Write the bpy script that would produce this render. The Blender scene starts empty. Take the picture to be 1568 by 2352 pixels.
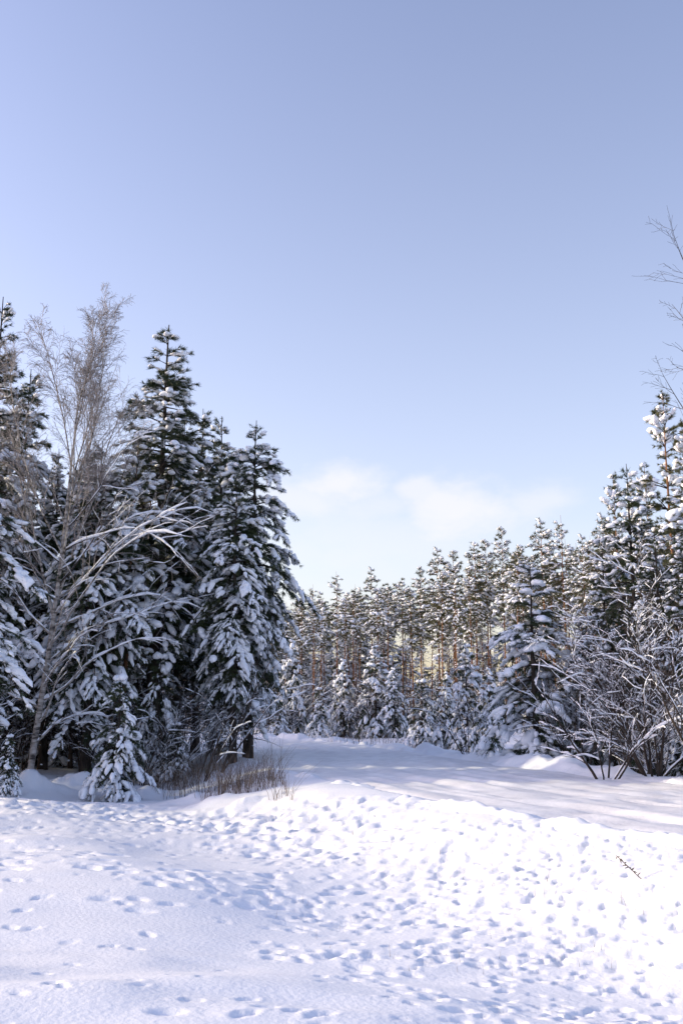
import bpy, math, random
import numpy as np
R = math.radians
sc = bpy.context.scene

# ------------------------------------------------------------------ camera
CAM_H, PITCH, LENS = 1.7, 11.25, 35.0
cam = bpy.data.cameras.new('camera'); cam_o = bpy.data.objects.new('camera', cam)
sc.collection.objects.link(cam_o)
cam.sensor_fit = 'VERTICAL'; cam.sensor_height = 36.0; cam.sensor_width = 24.0; cam.lens = LENS
cam.clip_start = 0.1; cam.clip_end = 6000
cam_o.location = (0, 0, CAM_H); cam_o.rotation_euler = (R(90 + PITCH), 0, 0)
sc.camera = cam_o

# ------------------------------------------------------------------ light
SUN_EL, SUN_FWD = 17.5, 5.0            # elevation; degrees forward of straight left
SUN_STR, SKY_STR, EXPOSURE = 2.15, 0.15, 0.82
SKY_TINT = (1.52, 1.18, 1.15, 1); HAZE_C = (1.9, 1.55, 0.80, 1); HAZE_H, HAZE_K = 26, 1.0
sd = (-math.cos(R(SUN_EL)) * math.cos(R(SUN_FWD)), math.cos(R(SUN_EL)) * math.sin(R(SUN_FWD)), math.sin(R(SUN_EL)))
sun = bpy.data.lights.new('sun', 'SUN'); sun_o = bpy.data.objects.new('sun', sun)
sc.collection.objects.link(sun_o)
sun.energy = SUN_STR; sun.angle = R(0.5); sun.color = (1.0, 0.85, 0.52)
from mathutils import Vector
sun_o.rotation_euler = Vector(sd).to_track_quat('Z', 'Y').to_euler()
sun_o.location = (-30, 5, 30)

F1568 = LENS / 36 * 2352
def ray(X, Y):
    cp, sp = math.cos(R(PITCH)), math.sin(R(PITCH))
    u, v = X - 784.0, 1176.0 - Y
    return np.array([u, F1568 * cp - v * sp, F1568 * sp + v * cp])
def at(X, Y, y):
    d = ray(X, Y); return np.array([0, 0, CAM_H]) + d * (y / d[1])

world = bpy.data.worlds.new('World'); sc.world = world; world.use_nodes = True
wt = world.node_tree; wt.nodes.clear()
def N(t, typ, **kw):
    n = t.nodes.new(typ)
    for k, v in kw.items(): setattr(n, k, v)
    return n
def math_(t, op, a, b=None, c=None):
    n = N(t, 'ShaderNodeMath', operation=op)
    for i, v in enumerate((a, b, c)):
        if v is None: continue
        if isinstance(v, (int, float)): n.inputs[i].default_value = v
        else: t.links.new(v, n.inputs[i])
    return n.outputs[0]
sky = N(wt, 'ShaderNodeTexSky', sky_type='NISHITA', sun_disc=False)
sky.sun_elevation = R(SUN_EL)
sky.sun_rotation = math.atan2(sd[0], sd[1])
sky.altitude = 100; sky.air_density = 1.0; sky.dust_density = 3.2; sky.ozone_density = 5.0
tint = N(wt, 'ShaderNodeMix', data_type='RGBA', blend_type='MULTIPLY')
tint.inputs[0].default_value = 1.0
wt.links.new(sky.outputs[0], tint.inputs[6]); tint.inputs[7].default_value = SKY_TINT
tc = N(wt, 'ShaderNodeTexCoord'); sep = N(wt, 'ShaderNodeSeparateXYZ')
wt.links.new(tc.outputs['Generated'], sep.inputs[0])
az = math_(wt, 'ARCTAN2', sep.outputs[0], sep.outputs[1]); el = math_(wt, 'ARCSINE', sep.outputs[2])
# pale winter haze thickening towards the horizon, the same all round
hz = N(wt, 'ShaderNodeMix', data_type='RGBA', blend_type='ADD')
hf = math_(wt, 'MULTIPLY', math_(wt, 'POWER', 2.718, math_(wt, 'MULTIPLY', math_(wt, 'MAXIMUM', el, 0.0), -1 / R(HAZE_H))), HAZE_K)
wt.links.new(hf, hz.inputs[0]); wt.links.new(tint.outputs[2], hz.inputs[6]); hz.inputs[7].default_value = HAZE_C
cmb = N(wt, 'ShaderNodeCombineXYZ'); wt.links.new(az, cmb.inputs[0])
wt.links.new(math_(wt, 'MULTIPLY', el, 1.7), cmb.inputs[1])
nz = N(wt, 'ShaderNodeTexNoise'); nz.inputs['Scale'].default_value = 17; nz.inputs['Detail'].default_value = 7
nz.inputs['Roughness'].default_value = 0.58
wt.links.new(cmb.outputs[0], nz.inputs['Vector'])
nzl = N(wt, 'ShaderNodeTexNoise'); nzl.inputs['Scale'].default_value = 4.2; nzl.inputs['Detail'].default_value = 6
wt.links.new(cmb.outputs[0], nzl.inputs['Vector'])
total = None
# cumulus puffs low over the far forest: (pixel x, y, half width, half height, weight)
PUFFS = [(775, 1112, 125, 52, 1.0), (690, 1145, 120, 50, .75), (1045, 1175, 150, 78, 1.0), (965, 1128, 75, 34, .8),
         (1240, 1150, 95, 42, .6), (870, 1165, 110, 45, .5), (900, 1240, 380, 85, .4)]
for X, Y, wx, wy, k in PUFFS:
    d = ray(X, Y); d = d / np.linalg.norm(d)
    a0, e0 = math.atan2(d[0], d[1]), math.asin(d[2])
    dx = math_(wt, 'DIVIDE', math_(wt, 'SUBTRACT', az, a0), wx / F1568)
    dy = math_(wt, 'DIVIDE', math_(wt, 'SUBTRACT', el, e0), wy / F1568)
    r = math_(wt, 'SQRT', math_(wt, 'ADD', math_(wt, 'MULTIPLY', dx, dx), math_(wt, 'MULTIPLY', dy, dy)))
    q = math_(wt, 'ADD', r, math_(wt, 'MULTIPLY', math_(wt, 'SUBTRACT', nz.outputs[0], 0.5), 2.0))
    mr = N(wt, 'ShaderNodeMapRange', interpolation_type='SMOOTHSTEP')
    wt.links.new(q, mr.inputs[0]); mr.inputs[1].default_value = 1.35; mr.inputs[2].default_value = 0.15
    mr.inputs[3].default_value = 0; mr.inputs[4].default_value = k
    total = mr.outputs[0] if total is None else math_(wt, 'MAXIMUM', total, mr.outputs[0])
# thin low veil of the same cloud all round the horizon
band = N(wt, 'ShaderNodeMapRange', interpolation_type='SMOOTHSTEP')
wt.links.new(el, band.inputs[0]); band.inputs[1].default_value = R(17); band.inputs[2].default_value = R(5)
thr = N(wt, 'ShaderNodeMapRange', interpolation_type='SMOOTHSTEP')
wt.links.new(nzl.outputs[0], thr.inputs[0]); thr.inputs[1].default_value = .45; thr.inputs[2].default_value = .75
veil = math_(wt, 'MULTIPLY', math_(wt, 'MULTIPLY', band.outputs[0], thr.outputs[0]), 0.35)
total = math_(wt, 'MULTIPLY', math_(wt, 'MAXIMUM', total, veil), 0.78)
cl = N(wt, 'ShaderNodeMix', data_type='RGBA')
wt.links.new(total, cl.inputs[0]); wt.links.new(hz.outputs[2], cl.inputs[6])
cl.inputs[7].default_value = (3.75, 3.7, 3.75, 1)
bg = N(wt, 'ShaderNodeBackground'); bg.inputs[1].default_value = SKY_STR
wt.links.new(cl.outputs[2], bg.inputs[0])
wo = N(wt, 'ShaderNodeOutputWorld'); wt.links.new(bg.outputs[0], wo.inputs[0])

vs = sc.view_settings
vs.view_transform = 'Standard'; vs.look = 'None'; vs.gamma = 1; vs.use_curve_mapping = False
vs.exposure = EXPOSURE
sc.render.film_transparent = False
sc.cycles.use_denoising = True
sc.cycles.max_bounces = 6; sc.cycles.diffuse_bounces = 4; sc.cycles.glossy_bounces = 2

# ------------------------------------------------------------------ mesh helpers
def make_mesh(name, V, F, mat, smooth=True):
    V = np.ascontiguousarray(V, np.float32); F = np.ascontiguousarray(F, np.int32)
    me = bpy.data.meshes.new(name)
    n, k = F.shape
    me.vertices.add(len(V)); me.vertices.foreach_set('co', V.ravel())
    me.loops.add(n * k); me.loops.foreach_set('vertex_index', F.ravel())
    me.polygons.add(n); me.polygons.foreach_set('loop_start', np.arange(0, n * k, k, dtype=np.int32))
    me.update(calc_edges=True)
    me.polygons.foreach_set('use_smooth', np.full(n, smooth, bool))
    me.materials.append(mat)
    return me
def link(name, data, parent=None, loc=(0, 0, 0), rz=0, s=1):
    o = bpy.data.objects.new(name, data); sc.collection.objects.link(o)
    o.location = loc; o.rotation_euler = (0, 0, rz); o.scale = (s, s, s); o.parent = parent
    return o
def tag(o, label=None, cat=None, group=None, kind=None):
    for k, v in (('label', label), ('category', cat), ('group', group), ('kind', kind)):
        if v: o[k] = v
    return o
def nrm(a): return a / np.maximum(np.linalg.norm(a, axis=-1, keepdims=True), 1e-9)
def tubes(P, Rd, sides, squash=None):
    """P (N,K,3) poly-lines, Rd (N,K) radii -> quads; open tubes with pinched tips"""
    P = np.asarray(P, float); Rd = np.asarray(Rd, float)
    n, K, _ = P.shape
    T = nrm(np.gradient(P, axis=1))
    ref = np.where(np.abs(T.mean(1))[:, 2:3] > .85, np.array([[1., 0, 0]]), np.array([[0, 0, 1.]]))[:, None, :]
    A = nrm(np.cross(T, ref)); B = np.cross(A, T)
    th = np.arange(sides) * 2 * math.pi / sides
    ring = A[:, :, None, :] * np.cos(th)[:, None] + B[:, :, None, :] * np.sin(th)[:, None]
    if squash: ring = ring * np.array([1, 1, squash])
    V = (P[:, :, None, :] + ring * Rd[:, :, None, None]).reshape(-1, 3)
    i = np.arange(n)[:, None, None] * K * sides; k = np.arange(K - 1)[None, :, None] * sides
    s = np.arange(sides)[None, None, :]; s2 = (s + 1) % sides
    F = np.stack([i + k + s, i + k + s2, i + k + sides + s2, i + k + sides + s], -1).reshape(-1, 4)
    return V, F
def join(parts):
    Vs, Fs, o = [], [], 0
    for V, F in parts:
        Vs.append(V); Fs.append(F + o); o += len(V)
    return np.concatenate(Vs), np.concatenate(Fs)
def frames(D, up=np.array([0, 0, 1.])):
    """rotation matrices whose columns are (dir, side, up)"""
    D = nrm(D); S = np.cross(np.broadcast_to(up, D.shape), D)
    bad = np.linalg.norm(S, axis=1) < 1e-3; S[bad] = [0, 1, 0]
    S = nrm(S); U = np.cross(D, S)
    return np.stack([D, S, U], -1)
def stamp(TV, TF, pos, M):
    """template verts (v,3), faces; pos (n,3); M (n,3,3)"""
    n, v = len(pos), len(TV)
    V = np.einsum('nij,vj->nvi', M, TV) + pos[:, None, :]
    F = (TF[None] + (np.arange(n) * v)[:, None, None])
    return V.reshape(-1, 3), F.reshape(-1, TF.shape[1])
def ico(sub):
    t = (1 + 5 ** .5) / 2
    V = [(-1, t, 0), (1, t, 0), (-1, -t, 0), (1, -t, 0), (0, -1, t), (0, 1, t), (0, -1, -t), (0, 1, -t), (t, 0, -1), (t, 0, 1), (-t, 0, -1), (-t, 0, 1)]
    F = [(0, 11, 5), (0, 5, 1), (0, 1, 7), (0, 7, 10), (0, 10, 11), (1, 5, 9), (5, 11, 4), (11, 10, 2), (10, 7, 6), (7, 1, 8), (3, 9, 4), (3, 4, 2), (3, 2, 6), (3, 6, 8), (3, 8, 9), (4, 9, 5), (2, 4, 11), (6, 2, 10), (8, 6, 7), (9, 8, 1)]
    V = [np.array(v) / np.linalg.norm(v) for v in V]
    for _ in range(sub):
        c, G = {}, []
        def mid(a, b):
            k = (min(a, b), max(a, b))
            if k not in c:
                m = V[a] + V[b]; V.append(m / np.linalg.norm(m)); c[k] = len(V) - 1
            return c[k]
        for a, b, d in F:
            x, y, z = mid(a, b), mid(b, d), mid(d, a)
            G += [(a, x, z), (b, y, x), (d, z, y), (x, y, z)]
        F = G
    return np.array(V), np.array(F)
ICO = [ico(0), ico(1), ico(2)]
_rs = np.random.RandomState(3)
_lat = _rs.rand(256, 256)
def vnoise(x, y, s, seed=0):
    x = x / s + seed * 17.31; y = y / s + seed * 9.77
    xi = np.floor(x).astype(int); yi = np.floor(y).astype(int); fx = x - xi; fy = y - yi
    fx = fx * fx * fx * (fx * (fx * 6 - 15) + 10); fy = fy * fy * fy * (fy * (fy * 6 - 15) + 10)
    a = _lat[xi & 255, yi & 255]; b = _lat[(xi + 1) & 255, yi & 255]
    c = _lat[xi & 255, (yi + 1) & 255]; d = _lat[(xi + 1) & 255, (yi + 1) & 255]
    return (a * (1 - fx) + b * fx) * (1 - fy) + (c * (1 - fx) + d * fx) * fy - .5
def sstep(a, b, x):
    t = np.clip((x - a) / (b - a), 0, 1); return t * t * (3 - 2 * t)

# ------------------------------------------------------------------ materials
def new_mat(name, rough=.7, spec=.3):
    m = bpy.data.materials.new(name); m.use_nodes = True
    b = m.node_tree.nodes['Principled BSDF']
    b.inputs['Roughness'].default_value = rough; b.inputs['Specular IOR Level'].default_value = spec
    return m, m.node_tree, b
def noise_col(t, b, cols, scale, detail=4, stretch=None, coord='Object', pos=None):
    tcn = N(t, 'ShaderNodeTexCoord'); v = tcn.outputs[coord]
    if stretch:
        mp = N(t, 'ShaderNodeMapping'); mp.inputs['Scale'].default_value = stretch
        t.links.new(v, mp.inputs[0]); v = mp.outputs[0]
    n = N(t, 'ShaderNodeTexNoise'); n.inputs['Scale'].default_value = scale; n.inputs['Detail'].default_value = detail
    t.links.new(v, n.inputs['Vector'])
    r = N(t, 'ShaderNodeValToRGB'); e = r.color_ramp.elements
    pos = pos or [.35, .65]
    e[0].position, e[1].position = pos[0], pos[-1]
    e[0].color = (*cols[0], 1); e[1].color = (*cols[-1], 1)
    for p, c in zip(pos[1:-1], cols[1:-1]):
        q = e.new(p); q.color = (*c, 1)
    t.links.new(n.outputs[0], r.inputs[0])
    if b is not None: t.links.new(r.outputs[0], b.inputs['Base Color'])
    return tcn, n, r
def bump(t, b, scale, strength, dist, coord='Object', detail=4):
    tcn = N(t, 'ShaderNodeTexCoord')
    n = N(t, 'ShaderNodeTexNoise'); n.inputs['Scale'].default_value = scale; n.inputs['Detail'].default_value = detail
    t.links.new(tcn.outputs[coord], n.inputs['Vector'])
    bp = N(t, 'ShaderNodeBump'); bp.inputs['Strength'].default_value = strength; bp.inputs['Distance'].default_value = dist
    t.links.new(n.outputs[0], bp.inputs['Height']); t.links.new(bp.outputs[0], b.inputs['Normal'])
    return bp
M_SNOW, t, b = new_mat('ground_snow', .55, .25)
noise_col(t, b, [(.77, .80, .86), (.83, .85, .89)], .9, 6)
bump(t, b, 26, .55, .012, detail=8)
M_TSNOW, t, b = new_mat('tree_snow', .6, .2)
noise_col(t, b, [(.81, .85, .92), (.87, .89, .93)], 3, 3)
bump(t, b, 18, .6, .02, detail=5)
M_ROAD, t, b = new_mat('packed_snow', .5, .3)
noise_col(t, b, [(.66, .665, .70), (.80, .81, .84)], 1.6, 8)
bump(t, b, 14, .7, .015, detail=8)
M_NEEDLE, t, b = new_mat('pine_needles', .55, .3)
noise_col(t, b, [(.016, .030, .016), (.040, .060, .026), (.075, .088, .034)], 1.7, 5, pos=[.3, .52, .75])
M_NEEDLE_FAR, t, b = new_mat('pine_needles_olive', .55, .3)
noise_col(t, b, [(.048, .058, .022), (.092, .096, .036), (.15, .138, .055)], 1.1, 5, pos=[.3, .52, .75])
M_PINEBARK, t, b = new_mat('pine_bark', .85, .15)
tcn, n, r = noise_col(t, None, [(.055, .040, .032), (.13, .095, .075)], 9, 6, stretch=(1, 1, .25))
n2 = N(t, 'ShaderNodeTexNoise'); n2.inputs['Scale'].default_value = 6; t.links.new(tcn.outputs['Object'], n2.inputs['Vector'])
r2 = N(t, 'ShaderNodeValToRGB'); r2.color_ramp.elements[0].color = (.15, .072, .036, 1); r2.color_ramp.elements[1].color = (.32, .17, .09, 1)
t.links.new(n2.outputs[0], r2.inputs[0])
sp_ = N(t, 'ShaderNodeSeparateXYZ'); t.links.new(tcn.outputs['Object'], sp_.inputs[0])
mr = N(t, 'ShaderNodeMapRange'); t.links.new(sp_.outputs[2], mr.inputs[0]); mr.inputs[1].default_value = 2.0; mr.inputs[2].default_value = 6.0
mx = N(t, 'ShaderNodeMix', data_type='RGBA'); t.links.new(mr.outputs[0], mx.inputs[0])
t.links.new(r.outputs[0], mx.inputs[6]); t.links.new(r2.outputs[0], mx.inputs[7]); t.links.new(mx.outputs[2], b.inputs['Base Color'])
bump(t, b, 22, .8, .03)
M_DARKBARK, t, b = new_mat('dark_bark', .85, .15)
noise_col(t, b, [(.022, .018, .016), (.065, .053, .045)], 8, 5, stretch=(1, 1, .3))
bump(t, b, 25, .7, .02)
M_TWIG, t, b = new_mat('grey_twigs', .8, .2)
noise_col(t, b, [(.030, .025, .022), (.080, .066, .057)], 4, 4)
M_WTWIG, t, b = new_mat('pine_twigs', .8, .2)
noise_col(t, b, [(.10, .065, .045), (.22, .145, .10)], 4, 4)
M_BTWIG, t, b = new_mat('birch_twigs', .7, .2)
noise_col(t, b, [(.19, .17, .165), (.36, .33, .32)], 3, 4)
M_BIRCH, t, b = new_mat('birch_bark', .7, .2)
noise_col(t, b, [(.05, .042, .038), (.26, .235, .21), (.46, .43, .40)], 5, 6, stretch=(.7, .7, 2.6), pos=[.36, .47, .62])
bump(t, b, 20, .5, .015)
M_GRASS, t, b = new_mat('dry_grass', .8, .15)
noise_col(t, b, [(.07, .055, .045), (.15, .12, .095), (.28, .23, .18)], 5, 4, pos=[.35, .55, .75])

# ------------------------------------------------------------------ terrain
CL = np.array([(22, -22), (15, -8), (9.8, 4), (7.2, 9.5), (4.3, 15.8), (1.55, 23.5), (-.75, 33), (-3.6, 43), (-8.6, 53), (-17, 62), (-30, 70), (-60, 80), (-120, 95)], float)
_seg = np.linspace(0, len(CL) - 1, 420)
def _cr(tt):
    i = np.clip(tt.astype(int), 0, len(CL) - 2); f = (tt - i)[:, None]
    p0 = CL[np.maximum(i - 1, 0)]; p1 = CL[i]; p2 = CL[i + 1]; p3 = CL[np.minimum(i + 2, len(CL) - 1)]
    return .5 * (2 * p1 + (p2 - p0) * f + (2 * p0 - 5 * p1 + 4 * p2 - p3) * f ** 2 + (3 * p1 - p0 - 3 * p2 + p3) * f ** 3)
ROADP = _cr(_seg); ROADT = nrm(np.gradient(ROADP, axis=0)); ROADN = np.stack([-ROADT[:, 1], ROADT[:, 0]], 1)   # left normal
def road_dist(x, y):
    x = np.atleast_1d(np.asarray(x, float)); y = np.atleast_1d(np.asarray(y, float)); out = np.empty(x.shape)
    for a in range(0, len(x), 20000):
        dx = x[a:a + 20000, None] - ROADP[:, 0]; dy = y[a:a + 20000, None] - ROADP[:, 1]
        i = (dx * dx + dy * dy).argmin(1); k = np.arange(len(i))
        along = dx[k, i] * ROADT[i, 0] + dy[k, i] * ROADT[i, 1]; lat = dx[k, i] * ROADN[i, 0] + dy[k, i] * ROADN[i, 1]
        out[a:a + 20000] = np.sign(lat) * np.hypot(lat, np.maximum(np.abs(along) - .6, 0))
    return out
HW, RZ = 2.75, .36
def base_h(x, y):
    d = road_dist(x, y)
    wob = vnoise(x, y, 2.2, 2) * .9 + vnoise(x, y, .9, 5) * .35
    left = RZ + .04 * sstep(HW - .3, HW + .1, d) - (RZ + .22) * sstep(HW + .0, HW + 3.0, d + wob * .5) + .22 * sstep(HW + 3.2, HW + 6.2, d + wob * .7)
    right = RZ + .05 * sstep(HW, HW + .4, -d) - .30 * sstep(HW + .9, HW + 2.6, -d) + .35 * sstep(HW + 4, HW + 25, -d)
    z = np.where(d > 0, left, right)
    z = np.where(np.abs(d) < HW + .15, z - .03, z)
    far = sstep(60, 400, np.hypot(x, y))
    off = sstep(HW, HW + 1.2, np.abs(d))
    z = z + off * (.15 * vnoise(x, y * 1.7, 4.5, 1) + .11 * vnoise(x, y * 1.6, 2.1, 3)) + far * 3 * vnoise(x, y, 120, 4)
    return z
def ground_z(x, y): return float(base_h(np.array([float(x)]), np.array([float(y)]))[0])
# rows spaced by distance, columns widening with it
ys = [-60, -40, -25, -15, -8, -4, -2, 0, 1.2, 2.2, 3.0]; y = 3.0
while y < 46:
    y += max(.03, .0045 * (y - 1) * (1 + y / 40)); ys.append(y)
while y < 3000:
    y *= 1.07; ys.append(y)
ys = np.array(ys); tcols = np.linspace(-1, 1, 500)
ext = np.array([1.08, 1.2, 1.4, 1.8, 2.4, 3.4, 5, 8, 14, 26, 60])
tt = np.concatenate([-ext[::-1], tcols, ext])
wy = 1.2 + .40 * np.clip(ys, 3, 3000)
GX = tt[None, :] * wy[:, None]; GY = np.repeat(ys[:, None], len(tt), 1)
sh = GX.shape; gx, gy = GX.ravel(), GY.ravel()
gz = base_h(gx, gy); gd = road_dist(gx, gy)
near = sstep(60, 25, gy) * (gy > -1)
off = sstep(HW + .1, HW + .9, np.abs(gd)) * near
meadow = sstep(HW + 2.2, HW + 4.5, gd)
# wind-worn hummocks, stretched across the view
rough = sstep(-.12, .2, vnoise(gx, gy, 3.1, 9) + .5 * vnoise(gx, gy, 1.3, 11))
gz += off * ((.075 * vnoise(gx, gy * 1.6, 1.1, 21) + .026 * vnoise(gx, gy * 1.8, .5, 22)) * (.35 + .55 * rough * (.35 + meadow)) + .010 * vnoise(gx * .45, gy * 1.3 + gx * .25, .27, 24) * (.4 + rough) + .004 * vnoise(gx, gy, .17, 23) * rough)
H2 = gz.reshape(sh)
# hollows trodden into the crust: lone prints, trails and trampled belts
rng = np.random.RandomState(11)
dimples = []
def trail(pts, n, spread, size=(.10, .2), depth=(.035, .085)):
    P = np.array([at_ground(*p) for p in pts])
    for _ in range(n):
        k = rng.rand() * (len(P) - 1); i = int(k); p = P[i] + (P[i + 1] - P[i]) * (k - i)
        dimples.append((p[0] + rng.normal() * spread, p[1] + rng.normal() * spread, rng.uniform(*size), rng.uniform(*depth), rng.uniform(-.6, .6)))
def at_ground(X, Y, z=0.0):
    d = ray(X, Y)
    for _ in range(8):
        k = (z - CAM_H) / d[2]; z = .5 * z + .5 * float(base_h(np.array([d[0] * k]), np.array([d[1] * k]))[0])
    return (d[0] * k, d[1] * k)
trail([(-60, 1850), (350, 1880), (700, 1905), (1000, 1975), (1300, 2060), (1620, 2160)], 1000, .85, (.028, .075), (.012, .036))
trail([(-60, 1900), (300, 1905), (650, 1960), (900, 2020), (1300, 2180)], 240, .6, (.03, .07), (.012, .03))
trail([(-80, 1838), (250, 1862), (600, 1885), (850, 1915)], 520, .7, (.06, .12), (.03, .065))
trail([(-60, 1960), (300, 1985), (650, 2050), (1000, 2110)], 130, .7, (.05, .10), (.02, .045))
trail([(560, 2070), (800, 2090), (1000, 2130), (1250, 2190), (1600, 2300)], 110, .35, (.025, .06), (.012, .03))
trail([(1000, 2290), (1200, 2320), (1400, 2345), (1600, 2360)], 70, .25, (.035, .08), (.018, .045))
trail([(700, 2210), (900, 2180), (1150, 2210)], 60, .3, (.035, .08), (.016, .04))
trail([(1000, 1850), (1300, 1900), (1568, 1960)], 150, .5, (.022, .045), (.01, .024))
trail([(1100, 1905), (1350, 1965), (1568, 2040)], 170, .6, (.022, .045), (.01, .024))
for _ in range(260):
    yy = rng.uniform(4.5, 15); dimples.append((rng.uniform(-.42, .42) * yy, yy, rng.uniform(.03, .075), rng.uniform(.012, .035), rng.uniform(-.7, .7)))
for cx, cy, s, dp, an in dimples:
    i0, i1 = np.searchsorted(ys, [cy - s * 3, cy + s * 3])
    if i1 - i0 < 2 or cy < 3: continue
    s *= min(1.0, .55 + .04 * cy)
    w = wy[(i0 + i1) // 2]
    j0, j1 = np.searchsorted(tt, [(cx - s * 3.4) / w, (cx + s * 3.4) / w])
    X = GX[i0:i1, j0:j1] - cx; Y = GY[i0:i1, j0:j1] - cy
    if X.size == 0: continue
    u = (X * math.cos(an) + Y * math.sin(an)) / (s * 1.5); v = (-X * math.sin(an) + Y * math.cos(an)) / (s * .75)
    q = np.sqrt(u * u + v * v) + .5 * vnoise(X + cx, Y + cy, s * .8, 31)
    H2[i0:i1, j0:j1] += -1.05 * dp * (1 - sstep(.25, 1.3, q)) + dp * .14 * np.exp(-((q - 1.6) / .5) ** 2)
# snow heaped over low brush along the foot of the left forest
for X, Y, sg_, hh in [(60, 1812, .35, .22), (110, 1818, .3, .14), (180, 1806, .45, .26), (215, 1800, .25, .22), (345, 1828, .3, .16), (430, 1842, .3, .14), (490, 1844, .3, .12), (560, 1852, .3, .08), (20, 1822, .3, .16), (270, 1830, .35, .14)]:
    cx, cy = at_ground(X, Y)
    dd = np.hypot((GX - cx) / 1.3, GY - cy) / sg_
    H2 += hh * np.exp(-dd ** 2 * .6) * (1 + 1.3 * vnoise(GX, GY, .4, 81) + .4 * vnoise(GX, GY, .16, 82)) * (dd < 4)
V = np.stack([gx, gy, H2.ravel()], 1)
idx = np.arange(len(V)).reshape(sh)
F = np.stack([idx[:-1, :-1], idx[:-1, 1:], idx[1:, 1:], idx[1:, :-1]], -1).reshape(-1, 4)
tag(link('ground', make_mesh('ground', V, F, M_SNOW)), 'white snow covered meadow with footprints and drifts', kind='structure')

# road: packed snow with wheel ruts, a sheet along the centre line
keep = (ROADP[:, 1] > -15) & (ROADP[:, 1] < 78)
rp_i = np.linspace(np.where(keep)[0][0], np.where(keep)[0][-1], 700)
C = np.stack([np.interp(rp_i, np.arange(420), ROADP[:, k]) for k in (0, 1)], 1)
Nn = nrm(np.stack([np.interp(rp_i, np.arange(420), ROADN[:, k]) for k in (0, 1)], 1))
lat = np.linspace(-HW - .12, HW + .12, 84)
RX = C[:, 0:1] + Nn[:, 0:1] * lat; RY = C[:, 1:2] + Nn[:, 1:2] * lat
al = np.repeat(np.arange(700)[:, None] * .15, 84, 1); LA = np.repeat(lat[None], 700, 0)
zz = RZ + .012 + .025 * (1 - (LA / HW) ** 2) + .022 * vnoise(al, LA, 9, 41) * 0
zz += .07 * vnoise(LA * 1.0, al * .04, .34, 42) + .045 * vnoise(LA, al * .10, .16, 43) + .03 * vnoise(al, LA, .5, 44)
for k_, (o_, dep) in enumerate([(-1.75, .04), (-1.2, .025), (-.35, .045), (.3, .03), (1.15, .045), (1.75, .03)]):
    zz -= dep * np.exp(-((LA - o_ - .25 * vnoise(al * 1.0, al * 0 + k_ * 7.3, 6, 45)) / .11) ** 2) * (.5 + vnoise(al, LA * 0, 3, 46 + k_))
edge = sstep(HW - .1, HW + .12, np.abs(LA)); zz -= edge * .05
idx = np.arange(RX.size).reshape(RX.shape)
F = np.stack([idx[:-1, :-1], idx[1:, :-1], idx[1:, 1:], idx[:-1, 1:]], -1).reshape(-1, 4)[:, ::-1]
tag(link('road', make_mesh('road', np.stack([RX.ravel(), RY.ravel(), zz.ravel()], 1), F, M_ROAD)), 'packed snow road curving away behind the left forest', kind='structure')

# ploughed bank along the far edge of the road
def bank(name, side, o0, o1, h, seed, y0, y1, label):
    k = (C[:, 1] > y0) & (C[:, 1] < y1); Ck, Nk = C[k], Nn[k]
    ii = np.linspace(0, len(Ck) - 1, len(Ck) * 2)
    Ck = np.stack([np.interp(ii, np.arange(len(Ck)), Ck[:, q]) for q in (0, 1)], 1); Nk = np.stack([np.interp(ii, np.arange(len(Nk)), Nk[:, q]) for q in (0, 1)], 1)
    la = np.linspace(o0, o1, 22) * side
    X = Ck[:, 0:1] + Nk[:, 0:1] * la; Y = Ck[:, 1:2] + Nk[:, 1:2] * la
    u = (np.abs(la) - o0) / (o1 - o0)
    prof = np.sin(np.pi * np.clip(u, 0, 1)) ** 1.3
    sz = X.shape; xr, yr = X.ravel(), Y.ravel()
    amp = np.clip(.55 + 1.3 * vnoise(xr, yr, 1.3, seed) + .8 * vnoise(xr, yr, .45, seed + 1), .05, 1.6).reshape(sz)
    lump = (vnoise(xr, yr, .22, seed + 2) * .07 + vnoise(xr, yr, .11, seed + 3) * .04).reshape(sz)
    zb = np.minimum(base_h(xr, yr), RZ + .02).reshape(sz)
    Z = zb - .03 + prof * (h * amp + lump)
    idx = np.arange(X.size).reshape(sz)
    F = np.stack([idx[:-1, :-1], idx[1:, :-1], idx[1:, 1:], idx[:-1, 1:]], -1).reshape(-1, 4)
    if side > 0: F = F[:, ::-1]
    tag(link(name, make_mesh(name, np.stack([X.ravel(), Y.ravel(), Z.ravel()], 1), F, M_SNOW)), label, kind='structure')
bank('snow_bank', -1, HW - .25, HW + 1.1, .27, 51, 6, 56, 'low lumpy snow bank ploughed along the far road edge')
bank('snow_verge', 1, HW - .2, HW + .5, .09, 61, 6, 40, 'thin snow ridge along the near road edge')

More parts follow.
